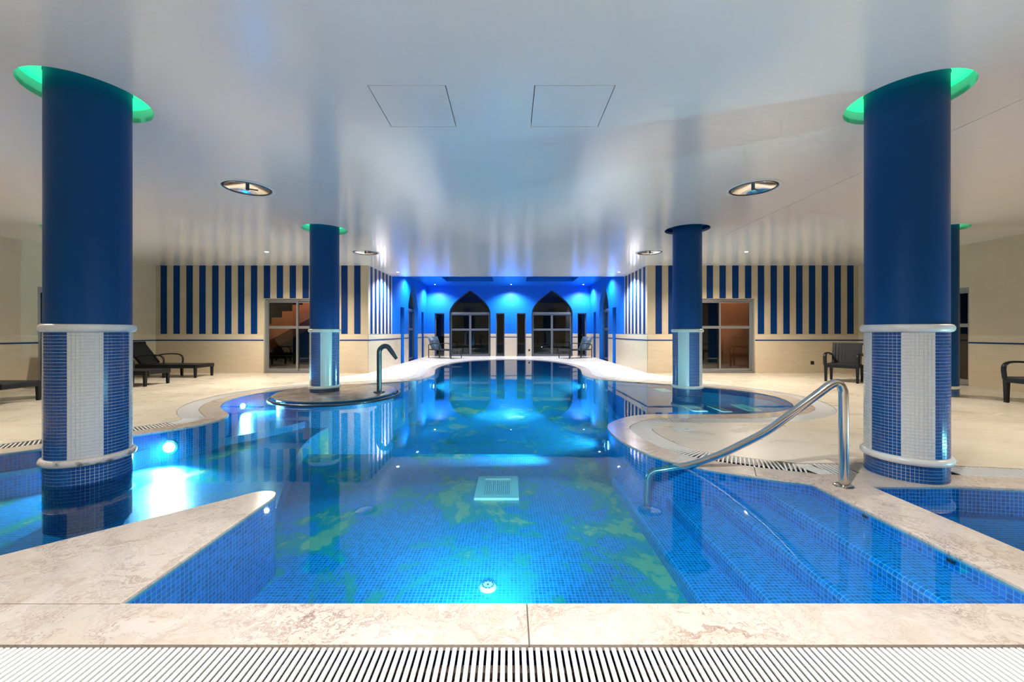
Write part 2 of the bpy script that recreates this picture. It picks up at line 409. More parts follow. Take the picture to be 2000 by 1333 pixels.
# joints of the coping, across the stone
SM, SR = main_d, right_d
def at_s(L, s):
    i = 0; n = len(L)
    while True:
        a, b = Vector(L[i % n]), Vector(L[(i+1) % n]); l = (b-a).length
        if s <= l: t = (b-a)/l; return a+t*s, Vector((t.y, -t.x)), t
        s -= l; i += 1
i_c = next(i for i, p in enumerate(main_d) if abs(p[0]-2.255) < 1e-6 and abs(p[1]-2.976) < 1e-6)
def arclen(L, i): return sum((Vector(L[k+1])-Vector(L[k])).length for k in range(i))
s_curve0 = arclen(main_d, i_c); i_e = next(i for i, p in enumerate(main_d) if abs(p[0]+4.8) < 1e-6); s_curve1 = arclen(main_d, i_e)
JS = [s_curve0 + 0.35 + 1.05*k for k in range(int((s_curve1-s_curve0-0.35)/1.05))]
segs = []
for s in JS:
    p, nn, t = at_s(main_d, s)
    for e in (-0.003, 0.003): segs.append((tuple(p+t*e+nn*0.0005), tuple(p+t*e+nn*(CW+0.01))))
for x in (0.067, 0.073): segs.append(((x, GR0), (x, FRONT)))
segs += [((-6, FRONT), (WX, FRONT)), ((-6, FRONT-0.004), (WX, FRONT-0.004)), ((SX, FRONT), (2.65, FRONT)), ((2.65, FRONT), (6, FRONT)),
         ((XL, GR0), (XR, GR0)), ((XL, GR1), (XR, GR1)), ((SX, 2.976), (2.65, 2.925)), ((2.82, 2.9), (2.82, 3.55)), ((2.82, 3.55), (3.5, 3.55)), ((3.5, 3.55), (3.5, 2.9)), ((-4.8, 1.0), (-4.8, 3.2)), ((-1.95, 1.4), (-1.95, 2.8))]
loops = [room, main_d, right_d, offset(main_d, CW), offset(main_d, CW+GW), offset(right_d, CW), offset(right_d, CW+GW)]
V, F = cdt(loops, segs)
C = np.array([[(V[a][0]+V[b][0]+V[c][0])/3, (V[a][1]+V[b][1]+V[c][1])/3] for a, b, c in F])
in_room = inside(room, C); in_m = inside(main_d, C); in_r = inside(right_d, C)
dm, sm = nearest(main_d, C); dr, sr = nearest(right_d, C); dist = np.minimum(dm, dr)
cls = {}
for i, (x, y) in enumerate(C):
    if not in_room[i]: continue
    if in_m[i] or in_r[i]: k = 'water_m' if in_m[i] else 'water_r'
    elif y < GR0: k = 'grate_front' if y > GR1 else 'deck'
    elif y < FRONT and -6 < x < 6:
        k = 'joint' if 0.067 < x < 0.073 or (x < WX and y > FRONT-0.004) else ('slab_front_l' if x < 0.07 else 'slab_front_r')
    elif y < 2.83 and -2.95 < x < WX: k = 'slab_wedge'
    elif SX < x < 2.65 and y < 2.976: k = 'slab_strip'
    elif dist[i] < CW:
        if dm[i] < CW and s_curve0 < sm[i] < s_curve1:
            j = min(JS, key=lambda q: abs(q-sm[i]))
            k = 'joint' if abs(j-sm[i]) < 0.0032 else 'slab_c%02d' % sum(q < sm[i] for q in JS)
        else: k = 'slab_right'
    elif 2.82 < x < 3.5 and y < 3.55: k = 'slab_right'
    elif dist[i] < CW+GW and not (x < -4.8 and y < 3.0) and y > 2.0: k = 'grate_curve'
    else: k = 'deck'
    cls.setdefault(k, []).append(i)
floor = sheet('floor', V, F, cls['deck'], 0.0, 0.06, MATS['deck']); setp(floor, 'beige stone pool deck with brown dirt marks', kind='structure')
coping = empty('pool_coping', (0, 0, 0), label='cream marble coping slabs edging the pool', kind='structure')
for k in sorted(cls):
    if k.startswith('slab'): sheet('coping_slab', V, F, cls[k], 0.0, 0.022, MATS['marble'], coping)
sheet('slab_joint', V, F, cls['joint'], -0.006, 0.03, MATS['joint'], coping)
chan = sheet('gutter_floor', V, F, cls['grate_front']+cls['grate_curve'], -0.075, 0, MATS['channel']); chan['kind'] = 'structure'

# ------------------------------------------------------------------ pool shell
def wall_strip(name, L, z0, z1, m, closed=True, flip=False):
    n = len(L); vs_, fs, uvs = [], [], []; s = 0
    for i in range(n+1 if closed else n):
        p = L[i % n]
        if i: s += math.dist(p[:2], L[(i-1) % n][:2])
        vs_ += [(p[0], p[1], z0), (p[0], p[1], z1)]; uvs += [(s, z0), (s, z1)]
    for i in range(len(vs_)//2-1): fs.append((2*i, 2*i+1, 2*i+3, 2*i+2) if not flip else (2*i, 2*i+2, 2*i+3, 2*i+1))
    me = mesh(name, vs_, fs); u = me.uv_layers.new(name='uv')
    for lp in me.loops: u.data[lp.index].uv = uvs[lp.vertex_index]
    return link(name, me, m)
def uv_xy(me, off=(0, 0)):
    u = me.uv_layers.new(name='uv') if not me.uv_layers else me.uv_layers[0]
    for p in me.polygons:
        n = p.normal
        for li in p.loop_indices:
            c = me.vertices[me.loops[li].vertex_index].co
            if abs(n.z) > 0.5: uv = (c.x, c.y)
            elif abs(n.x) > abs(n.y): uv = (c.y, c.z)
            else: uv = (c.x, c.z)
            u.data[li].uv = (uv[0]+off[0], uv[1]+off[1])
D1, D2, DS = -0.55, -1.0, -0.36
pw = wall_strip('pool_wall', main_d, -0.021, D2-0.05, MATS['tile']); setp(pw, 'blue mosaic wall of the main pool', kind='structure')
pw2 = wall_strip('pool_wall_side', right_d, -0.021, -0.5, MATS['tile_dark']); setp(pw2, 'dark blue mosaic wall of the side pool', kind='structure')
def plate(name, pts, z, thick, m, kind='structure', label=None, step=None):
    """polygon platform with a mosaic side, uv in metres"""
    n = len(pts); vs_ = [(p[0], p[1], z) for p in pts]+[(p[0], p[1], z-thick) for p in pts]
    fs = [tuple(range(n))]+[(i, i+n, (i+1) % n+n, (i+1) % n) for i in range(n)]
    me = mesh(name, vs_, fs); u = me.uv_layers.new(name='uv'); s = [0]
    for i in range(n): s.append(s[-1]+math.dist(pts[i], pts[(i+1) % n]))
    for p in me.polygons:
        for li in p.loop_indices:
            vi = me.loops[li].vertex_index; c = me.vertices[vi].co
            if p.index == 0: u.data[li].uv = (c.x, c.y)
            else:
                k = vi % n; i = p.index-1; u.data[li].uv = (s[i] if k == i else s[i+1], c.z)
    o = link(name, me, m); setp(o, label, kind=kind); return o
EDGE = 5.47
plate('pool_floor', [(-6, 1.3), (2.6, 1.3), (2.6, EDGE), (-6, EDGE)], D1, 0.6, MATS['tile_floor'], label='shallow blue mosaic pool floor with sandy deposits')
plate('pool_floor_deep', [(-6, EDGE-0.01), (2.9, EDGE-0.01), (2.9, 17), (-6, 17)], D2, 0.1, MATS['tile_floor'], label='deep blue mosaic pool floor at the far end')
plate('pool_floor_side', [(2.4, 1.3), (5.8, 1.3), (5.8, 3.0), (2.4, 3.0)], -0.20, 0.1, MATS['tile_dark'], label='dark blue mosaic floor of the side pool')
kid = [(1.62, 5.2), (5.2, 5.2), (5.2, 9.4), (2.45, 9.4), (2.0, 8.2), (1.7, 6.8), (1.58, 5.9)]
plate('pool_floor_round', kid, -0.10, 0.95, MATS['tile_dark'], label='dark blue mosaic floor of the shallow round bay')
spa_edge = [tuple(p[:2]) for p in spline([(-1.70,2.78,0),(-2.02,3.45,0),(-2.40,4.35,0),(-2.72,5.2,0),(-2.85,6.0,0),(-2.75,7.2,0),(-2.5,8.6,0),(-2.4,9.6,0)], 6)]
plate('pool_floor_spa', [(-2.95, 1.3), (-2.85, 1.62), (-1.9, 2.70)] + spa_edge + [(-6, 9.6), (-6, 1.3)], DS, 0.7, MATS['tile_floor'], label='raised mosaic floor of the left spa bay')
led = [tuple(p[:2]) for p in spline([(-3.75,5.2,0),(-3.45,5.65,0),(-3.2,6.2,0),(-3.0,7.2,0),(-2.8,8.8,0)], 6)]
plate('spa_ledge', led + [(-5.5, 8.8), (-5.5, 5.2)], DS+0.10, 0.12, MATS['tile'], label='raised mosaic ledge around the round island')
bench = [tuple(p[:2]) for p in spline([(-4.05,4.1,0),(-4.3,3.75,0),(-4.65,3.42,0),(-5.1,3.05,0)], 5)]
plate('spa_bench', [(-4.05, 4.6)] + [(-6, 4.6), (-6, 3.05)] + bench[::-1], -0.17, 0.3, MATS['tile'], label='mosaic seat bench inside the left spa wall')
# pool steps with rounded nosings
levels = [(1.106, -0.435), (1.393, -0.32), (1.68, -0.205), (1.966, -0.09)]
stairs = empty('pool_stairs', (0, 0, 0), label='four blue mosaic steps entering the pool', kind='structure')
for k, (x0, z) in enumerate(levels):
    prof = []
    r = 0.035; zb = z-0.115-0.02
    prof += [(x0, zb), (x0, z-r)] + [(x0+r-r*math.cos(a), z-r+r*math.sin(a)) for a in [math.pi/2*i/6 for i in range(1, 7)]]
    prof += [(2.35 if k == 3 else x0+0.33, z)]
    vs_, fs, uvs = [], [], []; s = 0
    for i, (x, zz) in enumerate(prof):
        if i: s += math.dist(prof[i], prof[i-1])
        for y in (1.5, 4.3): vs_.append((x, y, zz)); uvs.append((s, y))
    for i in range(len(prof)-1): fs.append((2*i, 2*i+1, 2*i+3, 2*i+2))
    me = mesh('step', vs_, fs); u = me.uv_layers.new(name='uv')
    for lp in me.loops: u.data[lp.index].uv = uvs[lp.vertex_index]
    auto_smooth(me, 60); link('step', me, MATS['tile'], stairs)
# water
wv = main_d
def water(name, L, label, depth):
    o2 = offset(L, 0.008); v, f = cdt([o2]); c = np.array([[sum(v[i][0] for i in t)/3, sum(v[i][1] for i in t)/3] for t in f])
    ins = inside(o2, c); o = sheet(name, v, f, [i for i in range(len(f)) if ins[i]], -0.012, depth, MATS['water'] if depth else MATS['water_side'])
    if depth:                                         # close the body of water underneath
        bm = bmesh.new(); bm.from_mesh(o.data); bmesh.ops.remove_doubles(bm, verts=bm.verts, dist=1e-6)
        bmesh.ops.holes_fill(bm, edges=[e for e in bm.edges if e.is_boundary], sides=0); bmesh.ops.triangulate(bm, faces=[f_ for f_ in bm.faces if len(f_.verts) > 4])
        bmesh.ops.recalc_face_normals(bm, faces=bm.faces); bm.to_mesh(o.data); bm.free()
    setp(o, label, kind='structure'); return o
WATER_DEPTH = 1.3 if VOLUME else 0
water('pool_water', main_d, 'still clear blue water of the main pool', WATER_DEPTH)
water('pool_water_side', right_d, 'still dark blue water of the side pool', 0)

# ------------------------------------------------------------------ gratings
def slat_mesh(L, wd, h):
    bm = bmesh.new(); add_box(bm, (0, 0, -h/2), (wd, L, h), None, 0.0025); return bm_mesh('slat', bm)
g = empty('overflow_grating', (0, (GR0+GR1)/2, 0), label='white slatted overflow grating along the front coping', cat='grating')
sme = slat_mesh(0.258, 0.0160, 0.009); sme.materials.append(MATS['slat'])
n_f = 150
for i in range(n_f): link('slat', sme, None, g, ((i-n_f/2)*0.0247, 0, -0.003))
for y in (-0.08, 0.08): box('bearer', (0, y, -0.055), (n_f*0.0247, 0.02, 0.02), MATS['channel'], g)
cme = slat_mesh(GW-0.012, 0.014, 0.010); cme.materials.append(MATS['slat'])
def s_of(pt, L=main_d): return float(nearest(L, [pt])[1][0])
def run(L, s0, s1, step=0.04):
    """centre line of the grating outside the outline L between two arc lengths"""
    out = []
    for i in range(int((s1-s0)/step)+1):
        q, nn, t = at_s(L, s0+step*i); _, n1, _ = at_s(L, max(0.01, s0+step*i-0.07)); _, n2, _ = at_s(L, s0+step*i+0.07)
        c = q+(n1+n2+nn).normalized()*(CW+GW/2)
        if nearest(L, [c])[0][0] > CW+GW/2-0.04: out.append(c)
    return out
def grate(path, pitch, label, max_single):
    """slats set across a centre line: the first ones as pieces, the rest as one part"""
    root = empty('overflow_grating', (path[0].x, path[0].y, 0), label=label, cat='grating'); rest = bmesh.new(); cnt = 0; acc = 0
    for a, b in zip(path, path[1:]):
        l = (b-a).length
        if l < 1e-6: continue
        t = (b-a)/l; ang = math.atan2(t.y, t.x)
        while acc < l:
            c = a+t*acc-path[0]; acc += pitch
            if cnt < max_single: o = link('slat', cme, None, root, (c.x, c.y, -0.003)); o.rotation_euler = (0, 0, ang)
            else: add_box(rest, (c.x, c.y, -0.013), (0.015, GW-0.012, 0.02), Matrix.Rotation(ang, 3, 'Z'))
            cnt += 1
        acc -= l
    if len(rest.verts): o = link('slat_run', bm_mesh('slat_run', rest), MATS['slat'], root); o['kind'] = 'stuff'
    else: rest.free()
grate([Vector((2.80, 3.275)), Vector((2.60, 3.305))] + run(main_d, s_curve0+0.06, s_of((2.2, 9.62))), 0.033, 'curved white grating from the right column around the round shallow bay', 230)
grate(run(main_d, s_of((2.2, 9.62))+0.08, s_of((-2.35, 9.3))-0.06, 0.08), 0.034, 'far white grating around the arched end of the pool', 0)
grate(run(main_d, s_of((-2.35, 9.3)), s_of((-5.3, 3.25)))[::-1], 0.033, 'curved white grating along the left deck behind the left column', 170)
grate(run(right_d, s_of((4.9, 2.62), right_d), s_of((3.55, 2.88), right_d))[::-1], 0.030, 'short white grating right of the right column', 80)

# ------------------------------------------------------------------ columns
RC, RR = 0.249, 0.382
NT_, PV = 64, 0.0249
def mosaic(name, r, z0, rows, pick):
    vs_, fs = [], []; da = 2*math.pi/NT_; ga = da*0.055; gv = PV*0.06
    for j in range(rows):
        for i in range(NT_):
            if not pick(i): continue
            b = len(vs_); zl, zh = z0+j*PV+gv, z0+(j+1)*PV-gv
            for rad, e in ((r-0.004, 0), (r, 0.0006)):
                for a, z in ((i*da+ga, zl+e), ((i+1)*da-ga, zl+e), ((i+1)*da-ga, zh-e), (i*da+ga, zh-e)): vs_.append((rad*math.cos(a), rad*math.sin(a), z))
            fs += [(b+4, b+5, b+6, b+7), (b, b+1, b+5, b+4), (b+1, b+2, b+6, b+5), (b+2, b+3, b+7, b+6), (b+3, b, b+4, b+7)]
    return mesh(name, vs_, fs)
is_white = lambda i: ((i+4) // 8) % 2 == 0          # white band centred on angle 0, eight bands
me_b = mosaic('blue_mosaic', RC, 0.185, 38, lambda i: not is_white(i)); me_b.materials.append(MATS['tile_b'])
me_w = mosaic('white_mosaic', RC, 0.185, 38, is_white); me_w.materials.append(MATS['tile_w'])
me_base = mosaic('base_mosaic', RC, 0.125-5*PV, 5, lambda i: True); me_base.materials.append(MATS['tile_b'])
me_deep = mosaic('base_mosaic', RC, 0.125-24*PV, 24, lambda i: True); me_deep.materials.append(MATS['tile_b'])
core = lathe('core', [(RC-0.003, -0.5), (RC-0.003, 1.2)], 64); core.materials.append(MATS['grout'])
core_isl = lathe('core', [(RC-0.003, 0.076), (RC-0.003, 1.2)], 64); core_isl.materials.append(MATS['grout'])
me_isl = mosaic('base_mosaic', RC, 0.125-2*PV, 2, lambda i: True); me_isl.materials.append(MATS['tile_b'])
core_up = lathe('core', [(RC-0.003, 0.0), (RC-0.003, 1.2)], 64); core_up.materials.append(MATS['grout'])
def ring_prof(z, h): return [(RC-0.01, z-h)] + [(RC+0.002+0.024*math.cos(a), z+h*math.sin(a)) for a in [math.pi*(i/10-0.5) for i in range(11)]] + [(RC-0.01, z+h)]
ring_top = lathe('bead', ring_prof(1.163, 0.030), 64); ring_top.materials.append(MATS['ringwhite'])
def mk_dirty():
    t = NT('white bead with lime and dirt'); n = t.noise(t.coord('Object', scale=(1, 1, 2)), 9, 7, 0.7)
    return t.princ(t.mix(t.mapr(n, 0.52, 0.64), (0.66, 0.62, 0.58), (0.16, 0.14, 0.12)), 0.45, t.bump(n, 0.3, 0.006))
ring_dirty = lathe('bead', ring_prof(0.155, 0.028), 64); ring_dirty.materials.append(mk_dirty())
ring_low = lathe('bead', ring_prof(0.155, 0.028), 64); ring_low.materials.append(MATS['ringwhite'])
shaft = lathe('shaft', [(RC-0.002, 1.185), (RC-0.002, H+0.13)], 64); shaft.materials.append(MATS['column'])
shaft_full = lathe('shaft', [(RC-0.002, 0.175), (RC-0.002, H+0.13)], 64); shaft_full.materials.append(MATS['column'])
COLS = [(-3.345, 3.16, -49, 'deep', 'near blue column standing in water behind the left stone wedge', True),
        (3.17, 3.185, -117, 'up', 'near blue column at the corner of the dark side pool', True),
        (-3.365, 7.21, -59, 'isl', 'blue column rising from the round stone island', True),
        (3.22, 7.21, -129, 'deep', 'blue column standing in the shallow round bay', False),
        (-7.96, 7.21, 0, 'full', 'blue column hidden behind the near left column', True),
        (7.80, 7.21, 0, 'full', 'blue column on the deck behind the near right column', True)]
for x, y, ang, kind, lab, lit in COLS:
    c = empty('column', (x, y, 0), math.radians(ang), label=lab, cat='column', group='round blue columns', kind='thing')
    if kind == 'full':
        link('shaft', shaft_full, None, c); link('bead', ring_low, None, c); link('core', core_up, None, c); o = link('base_mosaic', me_base, None, c); o['kind'] = 'stuff'
    else:
        link('shaft', shaft, None, c); link('bead', ring_top, None, c); link('bead', ring_dirty if (kind == 'deep' and x < 0) else ring_low, None, c)
        for nm, me in (('blue_mosaic', me_b), ('white_mosaic', me_w)): o = link(nm, me, None, c); o['kind'] = 'stuff'
        link('core', {'deep': core, 'up': core_up, 'isl': core_isl}[kind], None, c)
        o = link('base_mosaic', {'deep': me_deep, 'up': me_base, 'isl': me_isl}[kind], None, c); o['kind'] = 'stuff'

# ------------------------------------------------------------------ ceiling
def circ(x, y, r, n=64): return [(x+r*math.cos(2*math.pi*i/n), y+r*math.sin(2*math.pi*i/n)) for i in range(n)]
VENTS = [(-3.40, 5.14, 'round ceiling diffuser before the left island column'), (3.15, 5.14, 'round ceiling diffuser before the right bay column'),
         (-3.37, 9.25, 'far round ceiling diffuser behind the island column'), (3.26, 9.25, 'far round ceiling diffuser behind the bay column')]
HATCH = [(-1.08, 3.0, -0.485, 3.607, 'square ceiling hatch left of the centre'), (0.185, 3.0, 0.80, 3.607, 'square ceiling hatch right of the centre')]
holes = [circ(x, y, RR) for x, y, *_ in COLS] + [circ(x, y, 0.285, 48) for x, y, _ in VENTS] + [[(a, b), (c, b), (c, d), (a, d)] for a, b, c, d, _ in HATCH]
GX = 4.10
holes.append([(GX, YF+0.1), (GX+0.007, YF+0.1), (GX+0.007, YB-0.05), (GX, YB-0.05)])
SLOTS = [(-6.95, -5.0, 10.86), (5.15, 6.75, 10.86), (-9.75, -9.45, 8.9)]
for a, b, y in SLOTS: holes.append([(a, y), (b, y), (b, y+0.05), (a, y+0.05)])
croom = [(XL, YF), (XR, YF), (XR, YB), (NR, YB), (NR, YN), (NL, YN), (NL, YB), (XL, YB)]
cv, cf = cdt([croom]+holes); cc = np.array([[sum(cv[i][0] for i in t)/3, sum(cv[i][1] for i in t)/3] for t in cf])
ok = inside(croom, cc)
for h_ in holes: ok &= ~inside(h_, cc)
cl = sheet('ceiling', cv, cf, [i for i in range(len(cf)) if ok[i]], H, -0.04, MATS['ceiling'], flip=True); setp(cl, 'glossy white ceiling over the pool hall', kind='structure')
slotcap = bmesh.new()
for a, b, y in SLOTS: add_box(slotcap, ((a+b)/2, y+0.025, H+0.06), (b-a, 0.05, 0.04))
add_box(slotcap, (GX+0.0035, (YF+YB)/2, H+0.05), (0.02, YB-YF, 0.02))
o = link('ceiling_slot', bm_mesh('ceiling_slot', slotcap), MATS['dark'], cl)
for a, b, c, d, lab in HATCH:
    e = empty('ceiling_hatch', ((a+c)/2, (b+d)/2, H), label=lab, cat='hatch', group='ceiling hatches')
    box('panel', (0, 0, 0.012), (c-a-0.013, d-b-0.013, 0.024), MATS['ceiling'], e, 0.001)
    box('backing', (0, 0, 0.05), (c-a+0.03, d-b+0.03, 0.02), MATS['dark'], e)
for x, y, ang, kind, lab, lit in COLS:
    e = empty('column_cove', (x, y, H), label=('green lit' if lit else 'unlit blue')+' ceiling cove around the '+lab.replace('near blue column', 'near column').replace('blue column', 'column'), cat='cove light', group='ceiling coves')
    dep = 0.11
    link('cove_wall', lathe('cove_wall', [(RR, 0.0), (RR, dep)], 64), MATS['whitepaint'] if lit else MATS['column'], e)
    link('diffuser', lathe('diffuser', [(RC+0.001, dep), (RR+0.01, dep)], 64), MATS['green'] if lit else MATS['column'], e)
for x, y, lab in VENTS:
    e = empty('ceiling_diffuser', (x, y, H), label=lab, cat='air vent', group='round ceiling diffusers')
    link('flange', lathe('flange', [(0.275, 0.0), (0.283, -0.010), (0.315, -0.007), (0.322, 0.001)], 48), MATS['whitepaint'], e)
    link('throat', lathe('throat', [(0.284, 0.0), (0.27, 0.09), (0.0, 0.09)], 48), MATS['dark'], e)
    link('disc', lathe('disc', [(0.252, -0.012), (0.258, -0.004), (0.25, 0.002), (0.16, 0.03), (0.045, 0.06), (0.0, 0.064)], 48), MATS['chrome'], e)
    link('rim', lathe('rim', [(0.262, 0.004), (0.268, -0.004), (0.262, -0.012), (0.254, -0.005), (0.262, 0.004)], 48), MATS['black'], e)
    bm = bmesh.new(); add_box(bm, (0, 0, 0.02), (0.03, 0.03, 0.09)); add_box(bm, (0.05, 0.02, -0.01), (0.13, 0.018, 0.012), Matrix.Rotation(0.5, 3, 'Z'))
    link('crossbar', bm_mesh('crossbar', bm), MATS['gunmetal'], e)
# blue ceiling of the nave end, with two coffers
bro = [(NL, YN), (NR, YN), (NR, YE), (NL, YE)]
COF = [(-2.75, 15.9, -0.72, 17.3), (0.68, 15.9, 2.75, 17.3)]
bh = [[(a, b), (c, b), (c, d), (a, d)] for a, b, c, d in COF]
bv, bf = cdt([bro]+bh); bc = np.array([[sum(bv[i][0] for i in t)/3, sum(bv[i][1] for i in t)/3] for t in bf]); ok = inside(bro, bc)
for h_ in bh: ok &= ~inside(h_, bc)
bcl = sheet('ceiling_far', bv, bf, [i for i in range(len(bf)) if ok[i]], HB, -0.25, MATS['bluewall'], flip=True); setp(bcl, 'raised blue ceiling with two coffers at the far end', kind='structure')
for a, b, c, d in COF: box('coffer_top', ((a+c)/2, (b+d)/2, HB+0.26), (c-a+0.1, d-b+0.1, 0.02), MATS['stripe'], bcl)
bm = bmesh.new(); add_box(bm, ((NL+NR)/2, YN-0.03, (H+HB)/2+0.03), (NR-NL, 0.06, HB-H+0.06)); o = link('beam', bm_mesh('beam', bm), MATS['bluewall']); setp(o, kind='structure')

# ------------------------------------------------------------------ walls
def wall(name, outer, holes, to3, inward, thick, m, label, kind='structure'):
    """wall in (u, z), holes as loops; to3 maps (u, z) to 3D; inward = unit normal into the room"""
    v, f = cdt([outer]+holes); c = np.array([[sum(v[i][0] for i in t)/3, sum(v[i][1] for i in t)/3] for t in f]); ok = inside(outer, c)
    for h_ in holes: ok &= ~inside(h_, c)
    vs_ = [Vector(to3(*p)) for p in v]; N = Vector(inward); back = [p-N*thick for p in vs_]; n = len(vs_); fs, ed = [], {}
    for i, t in enumerate(f):
        if not ok[i]: continue
        a, b, cc_ = (vs_[k] for k in t)
        if (b-a).cross(cc_-a).dot(N) < 0: t = t[::-1]
        fs.append(t); fs.append(tuple(k+n for k in t[::-1]))
        for x, y in zip(t, t[1:]+t[:1]):
            if (y, x) in ed: del ed[(y, x)]
            else: ed[(x, y)] = 1
    for x, y in ed: fs.append((x, x+n, y+n, y))
    o = link(name, mesh(name, vs_+back, fs), m); setp(o, label, kind=kind); return o
def rect(a, b, z0, z1): return [(a, z0), (b, z0), (b, z1), (a, z1)]
def arch(a, b, zs, zt, n=14):
    """pointed arch outline, from the floor"""
    w_ = (b-a)/2; h_ = zt-zs; c = (a+b)/2; pts = [(a, 0.0), (b, 0.0)]
    half = [(w_*(1-(i/n)**1.75), zs+h_*i/n) for i in range(n+1)]
    pts += [(c+x, z) for x, z in half] + [(c-x, z) for x, z in half[-2::-1]]
    return pts
LX0, LX1 = -6.87, -5.13; RX0, RX1 = 5.10, 6.84; DZ = 2.075
WT = 0.30
wbl = wall('wall_back_left', rect(XL-0.3, NL, -0.1, H+0.05), [[(LX0, -0.09), (LX1, -0.09), (LX1, DZ), (LX0, DZ)]], lambda u, z: (u, YB, z), (0, -1, 0), 0.16, MATS['beige'], 'beige wall with blue stripes and a sliding glass door on the left')
wbr = wall('wall_back_right', rect(NR, XR+0.3, -0.1, H+0.05), [[(RX0, -0.09), (RX1, -0.09), (RX1, DZ), (RX0, DZ)]], lambda u, z: (u, YB, z), (0, -1, 0), 0.16, MATS['beige'], 'beige wall with blue stripes and a sliding glass door on the right')
SLT = 2.06
def side_holes(): return [rect(14.35, 14.85, -0.09, SLT), [(p[0], p[1]-0.09 if p[1] == 0 else p[1]) for p in arch(15.45, 17.05, SLT, 3.15)], rect(17.75, 18.2, -0.09, SLT)]
wnl = wall('wall_nave_left', rect(YB+0.1, YE+0.3, -0.1, HB+0.3), side_holes(), lambda u, z: (NL, u, z), (1, 0, 0), WT, MATS['bluewall'], 'left nave wall, striped then blue, with arched door')
wnr = wall('wall_nave_right', rect(YB+0.1, YE+0.3, -0.1, HB+0.3), side_holes(), lambda u, z: (NR, u, z), (-1, 0, 0), WT, MATS['bluewall'], 'right nave wall, striped then blue, with arched door')
ARL, ARR = (-2.90, -0.93), (1.04, 3.0)
SL = [(-3.60, -3.14), (-0.67, -0.26), (0.33, 0.76), (3.24, 3.66)]
eh = [[(p[0], p[1]-0.09 if p[1] == 0 else p[1]) for p in arch(*ar, SLT, 3.17)] for ar in (ARL, ARR)] + [rect(a, b, -0.09, SLT) for a, b in SL]
we = wall('wall_back', rect(NL-0.3, NR+0.3, -0.1, HB+0.3), eh, lambda u, z: (u, YE, z), (0, -1, 0), WT, MATS['bluewall'], 'far blue wall with two pointed arches and four slit windows')
SDY = (8.42, 9.75)
wl = wall('wall_left', rect(YF-0.3, YB+0.16, -0.1, H+0.05), [[(8.30, -0.09), (9.65, -0.09), (9.65, 2.09), (8.30, 2.09)]], lambda u, z: (XL, u, z), (1, 0, 0), 0.2, MATS['beige'], 'beige left side wall of the hall')
wr = wall('wall_right', rect(YF-0.3, YB+0.16, -0.1, H+0.05), [[(8.40, -0.09), (9.75, -0.09), (9.75, 2.09), (8.40, 2.09)]], lambda u, z: (XR, u, z), (-1, 0, 0), 0.2, MATS['beige'], 'beige right side wall of the hall')
wf = wall('wall_front', rect(XL-0.2, XR+0.2, -0.1, H+0.05), [], lambda u, z: (u, YF, z), (0, 1, 0), 0.1, MATS['beige'], 'beige wall behind the camera')
# beige facing of the striped nave walls, wainscots, blue tile lines, stripes
for wobj, X, d in ((wnl, NL, 1), (wnr, NR, -1)):
    box('striped_facing', (X+d*0.004, (YB+YN)/2, 2.05), (0.008, YN-YB, 1.93), MATS['beige'], wobj)
def wains(parent, axis, fixed, inward, spans, zc=1.075, line=0.915):
    for a, b in spans:
        for nm, z0, z1, t, m in (('wainscot', 0.0, zc, 0.012, MATS['wainscot']), ('tile_line', line-0.016, line+0.016, 0.017, MATS['stripe'])):
            if axis == 'x': box(nm, ((a+b)/2, fixed+inward*t/2, (z0+z1)/2), (b-a, t, z1-z0), m, parent)
            else: box(nm, (fixed+inward*t/2, (a+b)/2, (z0+z1)/2), (t, b-a, z1-z0), m, parent)
wains(wbl, 'x', YB, -1, [(XL, LX0), (LX1, NL)]); wains(wbr, 'x', YB, -1, [(NR, RX0), (RX1, XR)])
wains(wl, 'y', XL, 1, [(YF, 8.30), (9.65, YB)]); wains(wr, 'y', XR, -1, [(YF, 8.40), (9.75, YB)])
ns = [(YB, 14.35), (14.85, 15.45), (17.05, 17.75), (18.2, YE)]
wains(wnl, 'y', NL, 1, ns); wains(wnr, 'y', NR, -1, ns)
xs = [NL, SL[0][0], SL[0][1], ARL[0], ARL[1], SL[1][0], SL[1][1], SL[2][0], SL[2][1], ARR[0], ARR[1], SL[3][0], SL[3][1], NR]
wains(we, 'x', YE, -1, [(xs[i], xs[i+1]) for i in range(0, 14, 2)])
def stripe(parent, x, y, z0, z1, wd, axis, inward):
    if axis == 'x': box('stripe', (x, y+inward*0.003, (z0+z1)/2), (wd, 0.006, z1-z0), MATS['stripe'], parent)
    else: box('stripe', (x+inward*0.010, y, (z0+z1)/2), (0.006, wd, z1-z0), MATS['stripe'], parent)
ZB = 1.092
for k in range(16):                                   # left back wall
    x = (320-996)*YB/775 + k*25.2*YB/775
    if x > NL-0.15: break
    stripe(wbl, x, YB, DZ+0.01 if LX0-0.05 < x < LX1+0.05 else ZB, H, 0.176, 'x', -1)
for k in range(16):                                   # right back wall
    x = (1286.5-996)*YB/775 + k*24.95*YB/775
    if x > XR-0.1: break
    stripe(wbr, x, YB, DZ+0.01 if RX0-0.05 < x < RX1+0.05 else ZB, H, 0.176, 'x', -1)
for k in range(6):
    y = 11.32+0.352*k
    stripe(wnl, NL, y, ZB, H, 0.165, 'y', 1); stripe(wnr, NR, y, ZB, H, 0.165, 'y', -1)

